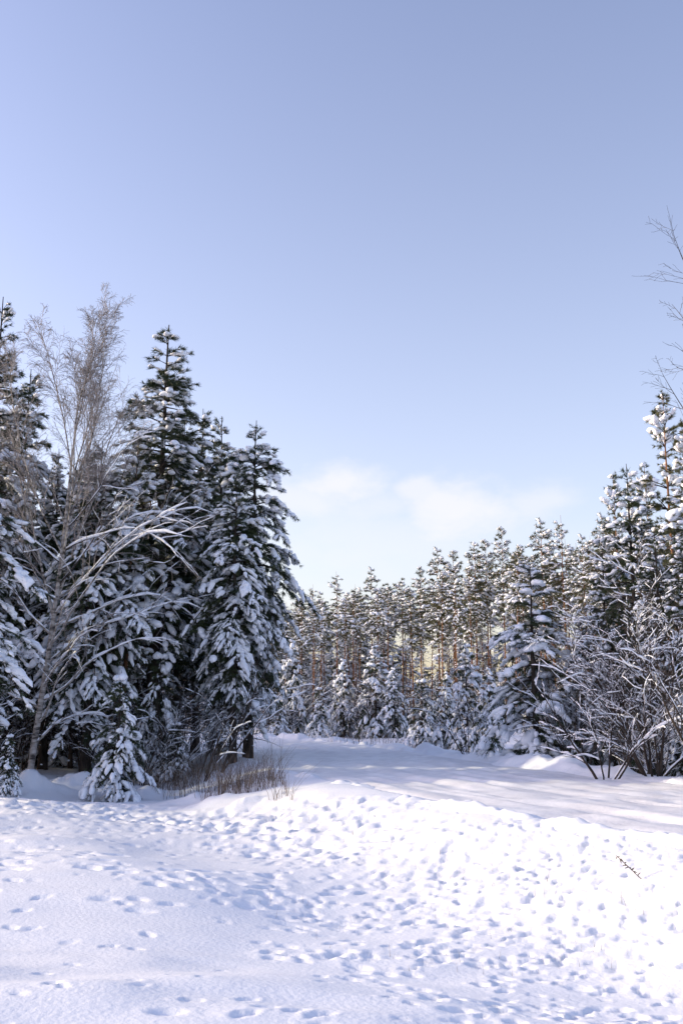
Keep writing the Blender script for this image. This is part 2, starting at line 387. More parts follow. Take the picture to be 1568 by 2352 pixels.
# ------------------------------------------------------------------ conifers
def conifer(seed, H, z0, rad, profile, droop=.45, snow=.6, lump=.09, whorl=.38, nb=5, shoot_gap=.12, tuft_gap=.085, tuft=.13,
            needles=12, sub=1, trunk_r=None, leader=.7, elev=(-8, 50), needle_mat=None, bark=None, dead=0, nw=.016, lean=0, gaps=.0, shoot_max=.6, jit=.12, limb_mat=None):
    """returns the shared meshes of one snow-laden tree"""
    g = np.random.RandomState(seed)
    needle_mat = needle_mat or M_NEEDLE; bark = bark or M_PINEBARK
    trunk_r = trunk_r or H * .011 + .02
    zt = np.linspace(0, H, 14)
    wx = np.cumsum(g.normal(0, .012 * H / 10, 14)); wyy = np.cumsum(g.normal(0, .012 * H / 10, 14)); wx -= wx[0]; wyy -= wyy[0]
    wx += lean * (zt / H) ** 2
    ax = lambda z: np.stack([np.interp(z, zt, wx), np.interp(z, zt, wyy), z], -1)
    TR = trunk_r * (1 - .93 * (zt / H) ** .9); TR[0] *= 1.25
    P = np.stack([wx, wyy, zt], 1); P[0, 2] = -.25
    out = {'trunk': make_mesh('trunk', *tubes(P[None], TR[None], 9), bark)}
    # limbs
    zs, z = [], z0
    while z < H - leader * .25:
        top = z > H - leader
        zs += [z + g.normal(0, (.03 if top else jit) * whorl / .4) for _ in range(3 if top else max(2, int(round(g.normal(nb, .8)))))]
        z += whorl * g.uniform(.75, 1.2) * (.75 if z > H - leader * 2 else 1.0)
    zs = np.array(zs); n = len(zs); t = np.clip((zs - z0) / (H - z0), 0, 1)
    L = rad * profile(t) * g.uniform(.62, 1.16, n) * np.where(g.rand(n) < gaps, g.uniform(.2, .5, n), 1)
    L = np.where(zs > H - leader, g.uniform(.12, .34, n) * np.clip((H - zs) / leader + .4, .5, 1.2) * leader / 1.3, np.maximum(L, .15))
    azb = g.uniform(0, 2 * math.pi, n)
    e = np.radians(elev[0] + (elev[1] - elev[0]) * t ** 1.6 + g.normal(0, 13, n))
    dr = droop * g.uniform(.6, 1.35, n) * np.clip(1.25 - t * .55, .3, 1.2) * np.clip(L / (.6 * rad), .4, 1.1)
    B0 = ax(zs)
    def path(i, s):
        h = L[i] * np.cos(e[i]) * s
        return B0[i] + np.stack([np.cos(azb[i]) * h, np.sin(azb[i]) * h, L[i] * (np.sin(e[i]) * s - dr[i] * s ** 2.1)], -1)
    K = 6; S = np.linspace(0, 1, K)
    bi = np.repeat(np.arange(n), K); BP = path(bi, np.tile(S, n)).reshape(n, K, 3)
    br = (.010 + .013 * L)[:, None] * (1 - .85 * S)[None]
    limb = [tubes(BP, br, 4)]
    # side shoots
    cnt = np.maximum(2, (L * .86 / shoot_gap).astype(int)) + 1
    si = np.repeat(np.arange(n), cnt); ns = len(si)
    ss = np.concatenate([np.append(np.sort(g.uniform(.14 if l > .8 else .05, 1, c - 1)), 1.0) for l, c in zip(L, cnt)])
    tip = ss == 1.0
    sgn = np.where(g.rand(ns) < .5, -1, 1)
    sa = azb[si] + np.where(tip, g.normal(0, .15, ns), sgn * np.radians(g.uniform(25, 75, ns)))
    sl = np.clip(.40 * L[si] * (1 - ss) ** .8 + .16, .12, shoot_max) * g.uniform(.6, 1.25, ns)
    sl = np.minimum(sl, L[si] * .8 + .08)
    slope = np.tan(e[si]) * .5 - dr[si] * ss * 1.1 + g.normal(.0, .18, ns)
    sdr = droop * g.uniform(.4, 1.1, ns) * (1 - .6 * t[si])
    SP0 = path(si, ss)
    def spath(j, u):
        h = sl[j] * u
        return SP0[j] + np.stack([np.cos(sa[j]) * h, np.sin(sa[j]) * h, sl[j] * (slope[j] * u - sdr[j] * u * u)], -1)
    KS = 3; US = np.linspace(0, 1, KS)
    SPts = spath(np.repeat(np.arange(ns), KS), np.tile(US, ns)).reshape(ns, KS, 3)
    limb.append(tubes(SPts, np.full((ns, 1), .007) * (1 - .6 * US)[None] * (nw / .016), 3))
    if dead:
        m = dead; dz = g.uniform(z0 * .25, z0 * 1.05, m); da = g.uniform(0, 2 * math.pi, m); dl = g.uniform(.3, 1.0, m) * rad * .6
        o = np.stack([np.cos(da), np.sin(da), g.normal(.0, .25, m)], 1)
        A0 = ax(dz); Q = A0[:, None] + o[:, None] * dl[:, None, None] * S[None, :, None]; Q[:, :, 2] -= (dl[:, None] * .3) * S[None] ** 2
        limb.append(tubes(Q, .016 * (1 - .8 * S)[None].repeat(m, 0), 3))
        DP = Q
    out['branches'] = make_mesh('branches', *join(limb), limb_mat or M_DARKBARK)
    # needle tufts
    nt = np.maximum(1, (sl / tuft_gap).astype(int)); ti = np.repeat(np.arange(ns), nt); m = len(ti)
    tu = g.uniform(.15, 1.0, m); p = spath(ti, tu); d = nrm(spath(ti, np.minimum(tu + .1, 1.1)) - p)
    d = nrm(d + g.normal(0, .25, (m, 3)))
    TV, TF = [], []
    for k in range(needles):
        a = 2 * math.pi * k / needles + g.uniform(-.3, .3); o = g.uniform(-.6, .3); sp = g.uniform(.55, .95)
        dirn = np.array([math.cos(sp), math.sin(sp) * math.cos(a), math.sin(sp) * math.sin(a)])
        side = nrm(np.cross(dirn, g.normal(size=3))) * nw / tuft * .5
        q = np.array([o * .6, 0, 0]); l = g.uniform(.75, 1.1)
        TV += [q - side, q + side, q + dirn * l]; TF.append((3 * k, 3 * k + 1, 3 * k + 2))
    TV, TF = np.array(TV), np.array(TF)
    M = frames(d) * (tuft * g.uniform(.75, 1.25, m))[:, None, None]
    roll = g.uniform(0, 2 * math.pi, m); cr, sr = np.cos(roll), np.sin(roll)
    Y, Z = M[:, :, 1].copy(), M[:, :, 2].copy(); M[:, :, 1] = Y * cr[:, None] + Z * sr[:, None]; M[:, :, 2] = -Y * sr[:, None] + Z * cr[:, None]
    out['crown'] = make_mesh('crown', *stamp(TV, TF, p, M), needle_mat, smooth=False)
    # snow pads lying along limbs and shoots
    gate = np.where(g.rand(n) < snow, g.uniform(.55, .95, n), g.uniform(.0, .25, n)) * (1 - .5 * t ** 10); bs = g.uniform(.65, 1.5, n)
    sg = g.rand(ns) < gate[si] * np.clip(.25 + 1.2 * ss, 0, 1)
    kf = np.where(sg)[0]; m = len(kf)
    uf = np.array([.2, .36, .56, .76, .95, 1.05]); prof = np.array([.08, .72, 1.0, 1.05, .82, .08])
    FP = spath(np.repeat(kf, 6), np.tile(uf, m)).reshape(m, 6, 3)
    fw = lump * bs[si[kf]] * g.uniform(.6, 1.2, m) * np.clip(sl[kf] / .3, .5, 1.15)
    fr = fw[:, None] * prof[None] * np.clip(g.normal(1, .28, (m, 6)), .45, 1.6)
    FP[:, :, 2] += fr * .45; FP += g.normal(0, .2, FP.shape) * fr[:, :, None]
    fV, fF = tubes(FP, fr, 6 if sub else 4, .78)
    fF = np.concatenate([fF[:, [0, 1, 2]], fF[:, [0, 2, 3]]])
    li = np.repeat(np.where(sg)[0], 2); li = li[g.rand(len(li)) < .52]; lu = g.uniform(.1, 1.0, len(li)); m = len(li)
    p = spath(li, lu); d = nrm(spath(li, lu + .1) - p)
    w = lump * bs[si[li]] * np.clip(g.lognormal(-.05, .35, m), .45, 1.9)
    # pads along the limb itself
    nl2 = np.maximum(1, np.round(L * .7 / (lump * 1.3)).astype(int)); li2 = np.repeat(np.arange(n), nl2)
    s2 = g.uniform(.35, 1, len(li2)); kp = g.rand(len(li2)) < gate[li2] * .6; li2, s2 = li2[kp], s2[kp]
    p2 = path(li2, s2); d2 = nrm(path(li2, s2 + .05) - p2); w2 = lump * bs[li2] * g.uniform(.7, 1.25, len(li2)) * np.clip(L[li2] / .5, .4, 1)
    p = np.concatenate([p, p2]); d = np.concatenate([d, d2]); w = np.concatenate([w, w2]); m = len(p)
    if dead:
        kk = g.rand(*DP.shape[:2]) < .30; p3 = DP[kk]; p = np.concatenate([p, p3]); d = np.concatenate([d, nrm(g.normal(size=(len(p3), 3)) * [1, 1, .1])])
        w = np.concatenate([w, lump * g.uniform(.3, .7, len(p3))]); m = len(p)
    p = p + np.stack([np.zeros(m), np.zeros(m), w * .5], 1)
    M = frames(d) * np.stack([w * g.uniform(1.15, 1.75, m), w * g.uniform(.75, 1.1, m), w * g.uniform(.6, .9, m)], 1)[:, None, :]
    IV, IF = ICO[sub]
    Vs, Fs = stamp(IV, IF, p, M)
    jit = 1 + .0 * Vs[:, :1]
    Vs = Vs + g.normal(0, .07, Vs.shape) * np.repeat(w, len(IV))[:, None] * jit
    Vs, Fs = join([(Vs, Fs), (fV, fF)])
    out['snow'] = make_mesh('snow', Vs, Fs, M_TSNOW)
    out['H'] = H
    return out
conic = lambda t: np.clip(1 - t, .0, 1) ** .95 * np.clip(.72 + t * 2.2, 0, 1) + .03
bell = lambda t: np.clip(1 - t ** 1.6, 0, 1) * np.clip(.62 + 2.5 * t, 0, 1) + .04
dome = lambda t: np.clip(1 - t ** 1.8, 0, 1) ** .9 * np.clip(.45 + 2.2 * t, 0, 1) + .04

def plant(proto, name, X, Y, depth, label, cat, group=None, rz=None, wide=1.0, tilt=(0, 0), x=None, h=None):
    """stand a copy of proto at the given depth with its tip where the photograph's ray meets that depth"""
    if x is None:
        q = at(X, Y, depth); x, top = q[0], q[2]
        gz_ = ground_z(x, depth); h = top - gz_
    else: gz_ = ground_z(x, depth)
    s = h / proto['H']
    o = link(name, None, None, (x, depth, gz_), random.uniform(0, 6.28) if rz is None else rz)
    o.scale = (s * wide, s * wide, s); o.rotation_euler[0] = tilt[0]; o.rotation_euler[1] = tilt[1]
    o.empty_display_size = .3
    tag(o, label, cat, group)
    for k in ('trunk', 'branches', 'crown', 'snow'):
        if k in proto:
            c = link(k, proto[k], o)
            if k != 'trunk': c['kind'] = 'stuff'
    return o
random.seed(5)
egg = lambda t: np.clip(1 - t ** 1.3, 0, 1) * np.clip(.50 + 1.9 * t, 0, 1) + .04
P_TALL = conifer(1, 13, 3.4, 2.3, egg, droop=.5, snow=.60, lump=.05, whorl=.38, nb=6, shoot_gap=.095, tuft_gap=.062, tuft=.14, needles=12, leader=1.6, nw=.017, bark=M_DARKBARK, shoot_max=.5, dead=70, gaps=.15, jit=.2)
col = lambda t: np.clip(1 - t ** 3.2, 0, 1) ** .9 * np.clip(.46 + 1.5 * t, 0, 1) + .04
P_TALL2 = conifer(2, 11, 2.2, 1.75, col, droop=.7, snow=.70, lump=.054, whorl=.36, nb=6, shoot_gap=.09, tuft_gap=.06, tuft=.14, needles=12, leader=1.4, nw=.017, gaps=.25, bark=M_DARKBARK, shoot_max=.5, dead=50, jit=.2)
P_YOUNG = conifer(3, 4.2, .25, 1.15, bell, droop=.75, snow=.78, lump=.055, whorl=.28, nb=5, shoot_gap=.085, tuft_gap=.05, tuft=.11, needles=13, leader=.6, nw=.012, bark=M_DARKBARK, shoot_max=.45)
P_YOUNG2 = conifer(4, 6.0, .2, 2.0, bell, droop=.7, snow=.86, lump=.085, whorl=.34, nb=5, shoot_gap=.115, tuft_gap=.07, tuft=.15, needles=12, leader=.9, nw=.016, gaps=.12, bark=M_DARKBARK, shoot_max=.6)
P_ROAD = conifer(6, 6.0, .25, 1.9, conic, droop=.65, snow=.78, lump=.07, whorl=.36, nb=5, shoot_gap=.10, tuft_gap=.06, tuft=.14, needles=13, leader=1.5, nw=.015, gaps=.2, bark=M_DARKBARK, shoot_max=.5, jit=.05)
P_DENSE = conifer(5, 10, .5, 2.25, bell, droop=.65, snow=.58, lump=.058, whorl=.38, nb=6, shoot_gap=.13, tuft_gap=.075, tuft=.16, needles=12, leader=1.8, nw=.018, gaps=.15, bark=M_DARKBARK, shoot_max=.6, jit=.2)
FARS = [conifer(20 + i, 17, z0, r, dome, droop=.3, snow=.66, lump=.085, whorl=.46, nb=5, shoot_gap=.20, tuft_gap=.12, tuft=.26, needles=9, sub=0,
                leader=le, elev=(0, 60), nw=.034, jit=.3, dead=110, gaps=ga, shoot_max=.7, needle_mat=M_NEEDLE_FAR, trunk_r=.11, limb_mat=M_WTWIG)
        for i, (z0, r, le, ga) in enumerate([(9.8, 1.9, 1.6, .2), (11.0, 1.7, 2.6, .3), (9.0, 2.1, 1.2, .35), (11.6, 1.9, 1.0, .2), (10.2, 1.5, 3.0, .15)])]
P_SCOTS = conifer(31, 14, 5.0, 2.2, dome, droop=.25, snow=.40, lump=.09, whorl=.46, nb=4, shoot_gap=.15, tuft_gap=.075, tuft=.17, needles=13, leader=1.0,
                  elev=(5, 55), nw=.018, dead=40, gaps=.25, needle_mat=M_NEEDLE_FAR, trunk_r=.13)

# ------------------------------------------------------------------ bare broadleaf trees
def grow(out, p, d, L, r, lvl, spec, g):
    """spec[lvl]: steps, wobble, tropism(z per step), children, child angle, child length ratio, start"""
    st, wob, trop, nc, ang, ratio, s0 = spec[lvl]
    pts, dirs = [p.copy()], [d.copy()]
    for k in range(st):
        d = d + g.normal(0, wob, 3); d[2] += trop[0] + (trop[1] - trop[0]) * k / st
        d = d / math.sqrt(d @ d); p = p + d * (L / st); pts.append(p.copy()); dirs.append(d.copy())
    rr = r * (1 - .8 * np.linspace(0, 1, st + 1))
    out.setdefault(lvl, []).append((np.array(pts), rr))
    if lvl + 1 < len(spec) and nc:
        for c in range(max(1, int(round(g.normal(nc, nc * .15))))):
            s = s0 + (1 - s0) * (c + g.rand()) / nc; s = min(s, .97)
            i = min(int(s * st), st - 1); f = s * st - i
            q = pts[i] + (pts[i + 1] - pts[i]) * f; dd = dirs[i]
            v = g.normal(size=3); v -= dd * (v @ dd); v /= math.sqrt(v @ v)
            if lvl >= 1: v[2] *= .6; v /= math.sqrt(v @ v)
            a = ang * g.uniform(.65, 1.3); nd = dd * math.cos(a) + v * math.sin(a)
            grow(out, q, nd, L * ratio * g.uniform(.6, 1.2) * (1.1 - .6 * s), max(rr[i] * .6, .003), lvl + 1, spec, g)
def tube_set(lines, sides, rmin=0):
    by = {}
    for P, r in lines: by.setdefault(len(P), []).append((P, np.maximum(r, rmin)))
    parts = [tubes(np.stack([a for a, _ in v]), np.stack([b for _, b in v]), sides) for v in by.values()]
    return join(parts)
def snow_on(lines, g, k=1.0, cover=.8, rmin=.012, sides=5):
    """ridge of snow lying on the upper side of each limb, broken and lumpy, thinner where it is steep"""
    res = []
    for P, r in lines:
        if g.rand() > cover: continue
        m = (len(P) - 1) * 2 + 1; u = np.linspace(0, len(P) - 1, m); i = np.arange(len(P))
        Q = np.stack([np.interp(u, i, P[:, c]) for c in range(3)], 1); rq = np.interp(u, i, r)
        T = nrm(np.gradient(Q, axis=0)); flat = np.clip(1.25 * np.sqrt(np.clip(1 - T[:, 2] ** 2, 0, 1)) - .42, 0, 1)
        w = (rq * .75 + rmin) * flat * k * np.clip(g.normal(1, .28, m), .25, 1.7)
        w[g.rand(m) < .10] *= .15; w[0] *= .3; w[-1] *= .3
        Q = Q + g.normal(0, .15, (m, 1)) * w[:, None] * nrm(np.cross(T, [0, 0, 1.])); Q[:, 2] += rq * .8 + w * .35
        res.append((Q, w))
    return tube_set(res, sides)

def birch(name, X, depth, label):
    g = np.random.RandomState(77)
    q = at(X, 1700, depth); x = q[0]; gz_ = ground_z(x, depth)
    o = tag(link(name, None, None, (x, depth, gz_)), label, 'tree')
    Ht = 9.5
    zt = np.linspace(0, 1, 12)
    TP = np.stack([.15 * np.sin(zt * 3.2) + .75 * zt ** 1.4, .1 * np.sin(zt * 5), zt * Ht], 1); TP[0, 2] = -.2
    Tr = .085 * (1 - .82 * zt ** 1.1)
    link('trunk', make_mesh('trunk', *tubes(TP[None], Tr[None], 10), M_BIRCH), o)
    tp = lambda s: np.array([np.interp(s, zt, TP[:, c]) for c in range(3)])
    tr = lambda s: float(np.interp(s, zt, Tr))
    spec_l = [(10, .115, (.10, -.28), 9, .75, .42, .25), (5, .16, (.0, -.09), 5, .6, .5, .2), (4, .22, (-.02, -.10), 0, .6, .4, .2)]
    twigs, snowl = [], []
    # long limbs that arch out over the meadow edge: (height share, azimuth, length)
    arch = [(.09, 8, 2.1), (.14, -20, 2.7), (.18, 160, 2.2), (.20, 15, 3.6), (.235, -40, 3.1), (.27, 30, 2.9), (.30, 2, 4.6), (.33, -70, 2.6), (.345, -14, 5.2), (.375, 200, 2.6),
            (.40, 10, 4.4), (.43, -30, 4.7), (.455, 150, 2.5), (.47, 12, 5.0), (.51, -8, 4.6), (.55, 35, 4.2), (.57, 185, 2.2), (.6, -18, 4.0), (.66, 6, 3.6)]
    for s, azd, L in arch:
        out = {}; a = R(azd + g.uniform(-6, 6)); up = g.uniform(.4, .85)
        d = np.array([math.cos(a), math.sin(a), up]); d /= np.linalg.norm(d)
        grow(out, tp(s), d, L * 1.0, tr(s) * .36 + .007, 0, spec_l, g)
        lb = link('limb', make_mesh('limb', *tube_set(out[0], 6), M_BIRCH if s < .5 else M_TWIG), o)
        sn = snow_on(out[0], g, 1.25, 1, .022, 6)
        c = link('snow', make_mesh('snow', *sn, M_TSNOW), lb); c['kind'] = 'stuff'
        twigs += out.get(1, []) + out.get(2, []); snowl += out.get(1, [])
    # upper crown: steep stems breaking into fine hanging twigs
    spec_u = [(9, .06, (.06, .02), 16, .50, .42, .18), (6, .10, (.10, -.10), 10, .55, .5, .15), (5, .14, (.0, -.22), 5, .5, .65, .2), (4, .16, (-.12, -.30), 0, .5, .5, .2)]
    for s, azd, L, tilt in [(.42, 150, 5.4, .30), (.46, 20, 6.0, .36), (.52, -60, 5.6, .25), (.60, 190, 5.0, .38), (.62, 5, 5.6, .28), (.70, 80, 4.8, .2), (.76, -20, 4.6, .22), (.84, 200, 3.8, .25), (.92, 30, 3.6, .15), (.97, -90, 3.2, .1)]:
        out = {}; a = R(azd); d = np.array([math.cos(a) * tilt, math.sin(a) * tilt, 1]); d /= np.linalg.norm(d)
        grow(out, tp(s), d, L, tr(s) * .5 + .008, 0, spec_u, g)
        lb = link('limb', make_mesh('limb', *tube_set(out[0], 6), M_BIRCH), o)
        c = link('snow', make_mesh('snow', *snow_on(out[0], g, .8, 1, .01), M_TSNOW), lb); c['kind'] = 'stuff'
        twigs += out.get(1, []) + out.get(2, []) + out.get(3, [])
    c = link('twigs', make_mesh('twigs', *tube_set(twigs, 3, .0035), M_BTWIG), o); c['kind'] = 'stuff'
    c = link('snow', make_mesh('snow', *snow_on(snowl, g, 1.0, .85, .013, 4), M_TSNOW), o); c['kind'] = 'stuff'
    return o

def bush_mesh(seed, n, L, tilt, spec, r0, snow_k=1.0, cover=.75, twig_mat=None, levels_snow=(0, 1), rmin=.012, fan=None):
    g = np.random.RandomState(seed); stems, out_all = [], {}
    for i in range(n):
        a = 2 * math.pi * (i + g.uniform(-.3, .3)) / n if fan is None else R(g.uniform(*fan)); t_ = tilt * g.uniform(.35, 1.25)
        d = np.array([math.cos(a) * t_, math.sin(a) * t_, 1]); d /= np.linalg.norm(d)
        out = {}
        grow(out, np.array([math.cos(a) * .12, math.sin(a) * .12, -.12]), d, L * g.uniform(.65, 1.1), r0 * g.uniform(.6, 1.1), 0, spec, g)
        stems.append(out)
    return stems, g
def bare_bush(name, stems, g, loc, label, cat, bark, snow_k, cover, group=None, rmin=.012, snow_lv=(0, 1)):
    o = tag(link(name, None, None, loc), label, cat, group)
    tw, sn = [], []
    for out in stems:
        st = link('stem', make_mesh('stem', *tube_set(out[0], 7), bark), o)
        for k in out:
            if k: tw += out[k]
            if k in snow_lv and k: sn += out[k]
        if 0 in snow_lv:
            c = link('snow', make_mesh('snow', *snow_on(out[0], g, snow_k, 1, rmin * 1.3, 6), M_TSNOW), st); c['kind'] = 'stuff'
    c = link('twigs', make_mesh('twigs', *tube_set(tw, 3, .0035), M_TWIG), o); c['kind'] = 'stuff'
    c = link('snow', make_mesh('snow', *snow_on(sn, g, snow_k, cover, rmin, 4), M_TSNOW), o); c['kind'] = 'stuff'
    return o

# ------------------------------------------------------------------ the left forest edge
birch('birch_tree', 72, 25.5, 'tall birch with arching snow lined limbs at the left forest edge')
plant(P_TALL, 'pine_tree', 378, 742, 29.5, 'tallest snowy pine with thin leaning tip right of the birch', 'tree', rz=1.0, tilt=(0, .02), wide=1.3)
plant(P_TALL2, 'pine_tree', 232, 1010, 27.2, 'dark snowy pine showing through the birch limbs', 'tree', rz=3.3, wide=1.25)
plant(P_TALL, 'pine_tree', 140, 1030, 30, 'dark pine directly behind the birch trunk', 'tree', rz=5.9, wide=1.1)
plant(P_TALL2, 'pine_tree', 70, 850, 31, 'snowy pine between the birch and the left picture edge pine', 'tree', rz=1.4)
plant(P_TALL2, 'pine_tree', 330, 980, 31.5, 'snowy pine hidden behind the left flank of the tallest pine', 'tree', rz=2.7, wide=1.3)
plant(P_TALL, 'pine_tree', 4, 680, 28, 'tall snow clad pine cut by the left picture edge', 'tree', rz=3.9)
plant(P_TALL2, 'pine_tree', 583, 966, 29, 'drooping snow heavy pine at the right end of the left forest', 'tree', rz=2.2, wide=1.15)
plant(P_TALL2, 'pine_tree', 512, 955, 32.5, 'pine with bare sprig tip just left of the drooping pine', 'tree', rz=4.4, wide=1.05)
plant(P_TALL2, 'pine_tree', 548, 1085, 27.6, 'snow hung pine filling the gap beside the drooping pine', 'tree', rz=5.6, wide=1.1)
plant(P_TALL2, 'pine_tree', 470, 940, 34, 'second sprig topped pine between the tallest and drooping pines', 'tree', rz=.3, wide=1.0)
plant(P_TALL, 'pine_tree', 427, 938, 33, 'pine with short dark tip against the tallest pine', 'tree', rz=5.3, wide=.8)
plant(P_TALL2, 'pine_tree', -70, 985, 21.5, 'pine reaching snowy boughs in at the left picture edge in front of the birch', 'tree', rz=.35, wide=1.55)
plant(P_SCOTS, 'pine_tree', 305, 1010, 28.2, 'orange trunked pine standing behind the birch limbs', 'tree', rz=1.2, tilt=(0, .03))
plant(P_YOUNG, 'young_pine', 280, 1540, 22.3, 'young pine bowed under snow at the left meadow edge', 'tree', rz=.4)
plant(P_YOUNG, 'young_pine', 22, 1682, 21.6, 'small snow bent pine below the left picture edge boughs', 'tree', rz=2.6)
plant(P_YOUNG, 'young_pine', 372, 1490, 27.5, 'slim snowy pine in the shade behind the bowed young pine', 'tree', rz=5.0, wide=.75)

plant(P_YOUNG, 'young_pine', 405, 1655, 26.5, 'low snow covered pine by the dark trunks above the dry grass', 'tree', rz=1.1, wide=1.2)
plant(P_YOUNG2, 'young_pine', 505, 1600, 31.5, 'bushy snowy pine in the shade below the drooping pine', 'tree', rz=2.4)
plant(P_YOUNG2, 'young_pine', 345, 1610, 28.5, 'snowy pine peeping out right of the bowed young pine', 'tree', rz=4.4, wide=.9)
# the forest edge goes on beyond the left of the picture
random.seed(3)
for k, (x, y) in enumerate([(-12, 23.4), (-14.5, 22.4), (-17, 23.2), (-19.5, 22.2), (-22, 23.2), (-25, 22.6), (-28, 23.8), (-31, 22.8), (-34, 24), (-38, 23.4), (-42, 24.4), (-16, 27), (-21, 27), (-26.5, 27.4), (-32, 27.6)]):
    plant(P_TALL if k % 2 else P_TALL2, 'pine_tree', 0, 0, y, 'snowy pine of the forest edge running on beyond the left picture edge', 'tree', 'pines along the left forest edge', x=x, h=random.uniform(9.5, 13.5))

# pines inside the left forest, standing in rows back from the edge
random.seed(21)
pts = []
for _ in range(4000):
    x, y = random.uniform(-50, -3), random.uniform(28.5, 62)
    if x > -5.2 - (y - 28.5) * .18 or (y > 44 and (x > -14 or road_dist([x], [y])[0] < 5.5)): continue
    if all((x - a) ** 2 + (y - b) ** 2 > 2.4 ** 2 for a, b in pts): pts.append((x, y))
for x, y in pts[:122]:
    h = random.uniform(9.5, 12.2) if x > -20 else random.uniform(11, 13.5)
    plant(FARS[random.randrange(5)], 'pine_tree', 0, 0, y, 'slender pine crowded in the dark interior of the left forest', 'tree', 'pines inside the left forest',
          x=x, h=h, wide=random.uniform(.9, 1.2))

random.seed(14)
for k in range(30):
    y = random.uniform(30.5, 45); x = random.uniform(-16, -4.9 - (y - 28) * .2)
    plant(P_YOUNG2 if k % 2 else P_YOUNG, 'young_pine', 0, 0, y, 'low snowy pine in the shade between the trunks of the left forest', 'tree', 'young pines under the left forest', x=x, h=random.uniform(1.6, 4.2), wide=random.uniform(.9, 1.3))

# ------------------------------------------------------------------ young trees across the road
Y2 = 'young snow laden trees beyond the road'
for X, Y, d, pr, w, lab in [
    (862, 1478, 58, P_YOUNG2, 1.05, 'broad snow loaded young pine in the middle beyond the road'),
    (790, 1510, 60, P_YOUNG2, .8, 'young snowy pine leaning on the left of the broad middle pine'),
    (905, 1530, 57, P_YOUNG2, .85, 'young snowy pine merging into the right of the broad middle pine'),
    (672, 1465, 62, P_YOUNG2, .75, 'slim snowy young pine right of the left forest end'),
    (620, 1560, 60, P_YOUNG2, .9, 'low snowy pine half hidden by the left forest end'),
    (735, 1575, 58, P_YOUNG, 1.0, 'small snowy pine in the gap left of the middle group'),
    (968, 1555, 44, P_YOUNG, 1.1, 'small dark footed snowy pine standing alone right of the middle group'),
    (1020, 1540, 44, P_YOUNG2, .9, 'low bushy snowy pine next to the small lone pine'),
    (1068, 1475, 40, P_YOUNG2, .85, 'narrow topped snowy pine left of the big roadside pine'),
    (1120, 1530, 38, P_YOUNG2, .8, 'snowy pine pressed against the left of the big roadside pine'),
    (640, 1600, 52, P_YOUNG, 1.2, 'snow bowed little pine where the road disappears')]:
    plant(pr, 'young_pine', X, Y, d, lab, 'tree', Y2, wide=w)

# ------------------------------------------------------------------ right edge
plant(P_ROAD, 'pine_tree', 1216, 1285, 27.0, 'big snow clumped pine beside the road bank with bare leader', 'tree', rz=.8, wide=1.3)
plant(P_DENSE, 'pine_tree', 1437, 1065, 26, 'broad dark pine with bristly spire behind the bare many stemmed tree', 'tree', rz=1.9)
plant(P_DENSE, 'pine_tree', 1380, 1235, 27, 'snow hung pine on the left shoulder of the bristly spire', 'tree', rz=3.1)
plant(P_DENSE, 'pine_tree', 1500, 1205, 25, 'snow hung pine on the right shoulder of the bristly spire', 'tree', rz=5.1)
plant(P_DENSE, 'pine_tree', 1330, 1420, 27.5, 'dark pine filling the gap right of the big roadside pine', 'tree', rz=4.2)
plant(P_DENSE, 'pine_tree', 1570, 1180, 24.5, 'dark snowy pine at the right picture edge below the tall pines', 'tree', rz=.2)
plant(P_SCOTS, 'pine_tree', 1516, 900, 38, 'tall open crowned pine rising at the right with orange trunk', 'tree', rz=2.0, wide=1.0)
plant(P_SCOTS, 'pine_tree', 1572, 965, 33, 'sunlit snowy pine cut by the right picture edge', 'tree', rz=.9)
plant(P_SCOTS, 'pine_tree', 1405, 1085, 44, 'slender pine just left of the bristly spire', 'tree', rz=3.0, wide=.8)
plant(P_SCOTS, 'pine_tree', 1480, 1060, 46, 'pine behind the foot of the tall open crowned pine', 'tree', rz=5.0, wide=.9)

spec_r = [(9, .11, (.02, -.03), 13, .65, .5, .15), (6, .13, (.02, -.06), 9, .6, .5, .15), (5, .2, (0, -.04), 4, .6, .5, .2), (3, .2, (0, 0), 0, .5, .5, .2)]
stems, g = bush_mesh(5, 10, 4.1, .5, spec_r, .028)
q = at(1500, 1793, 20.5)
bare_bush('bare_tree', stems, g, (q[0], 20.5, ground_z(q[0], 20.5)), 'leafless many stemmed tree with snow lined branches at the right roadside', 'tree', M_DARKBARK, 1.15, .62, rmin=.011, snow_lv=(0, 1, 2))
spec_s = [(8, .08, (.0, -.09), 10, .65, .5, .2), (5, .14, (.0, -.06), 5, .6, .5, .2), (4, .2, (0, -.03), 0, .6, .5, .2)]
stems, g = bush_mesh(9, 7, 3.8, .75, spec_s, .036)
q = at(1640, 1800, 18.5)
bare_bush('bare_shrub', stems, g, (q[0], 18.5, ground_z(q[0], 18.5)), 'bare snowy shrub leaning in from the right picture edge', 'shrub', M_DARKBARK, 1.2, .85, rmin=.016)
stems, g = bush_mesh(12, 5, 2.6, .7, spec_s, .03)
q = at(1390, 1785, 20.5)
bare_bush('bare_shrub', stems, g, (q[0], 20.5, ground_z(q[0], 20.5)), 'low twiggy snow edged shrub left of the many stemmed tree', 'shrub', M_DARKBARK, 1.3, .85, rmin=.016)
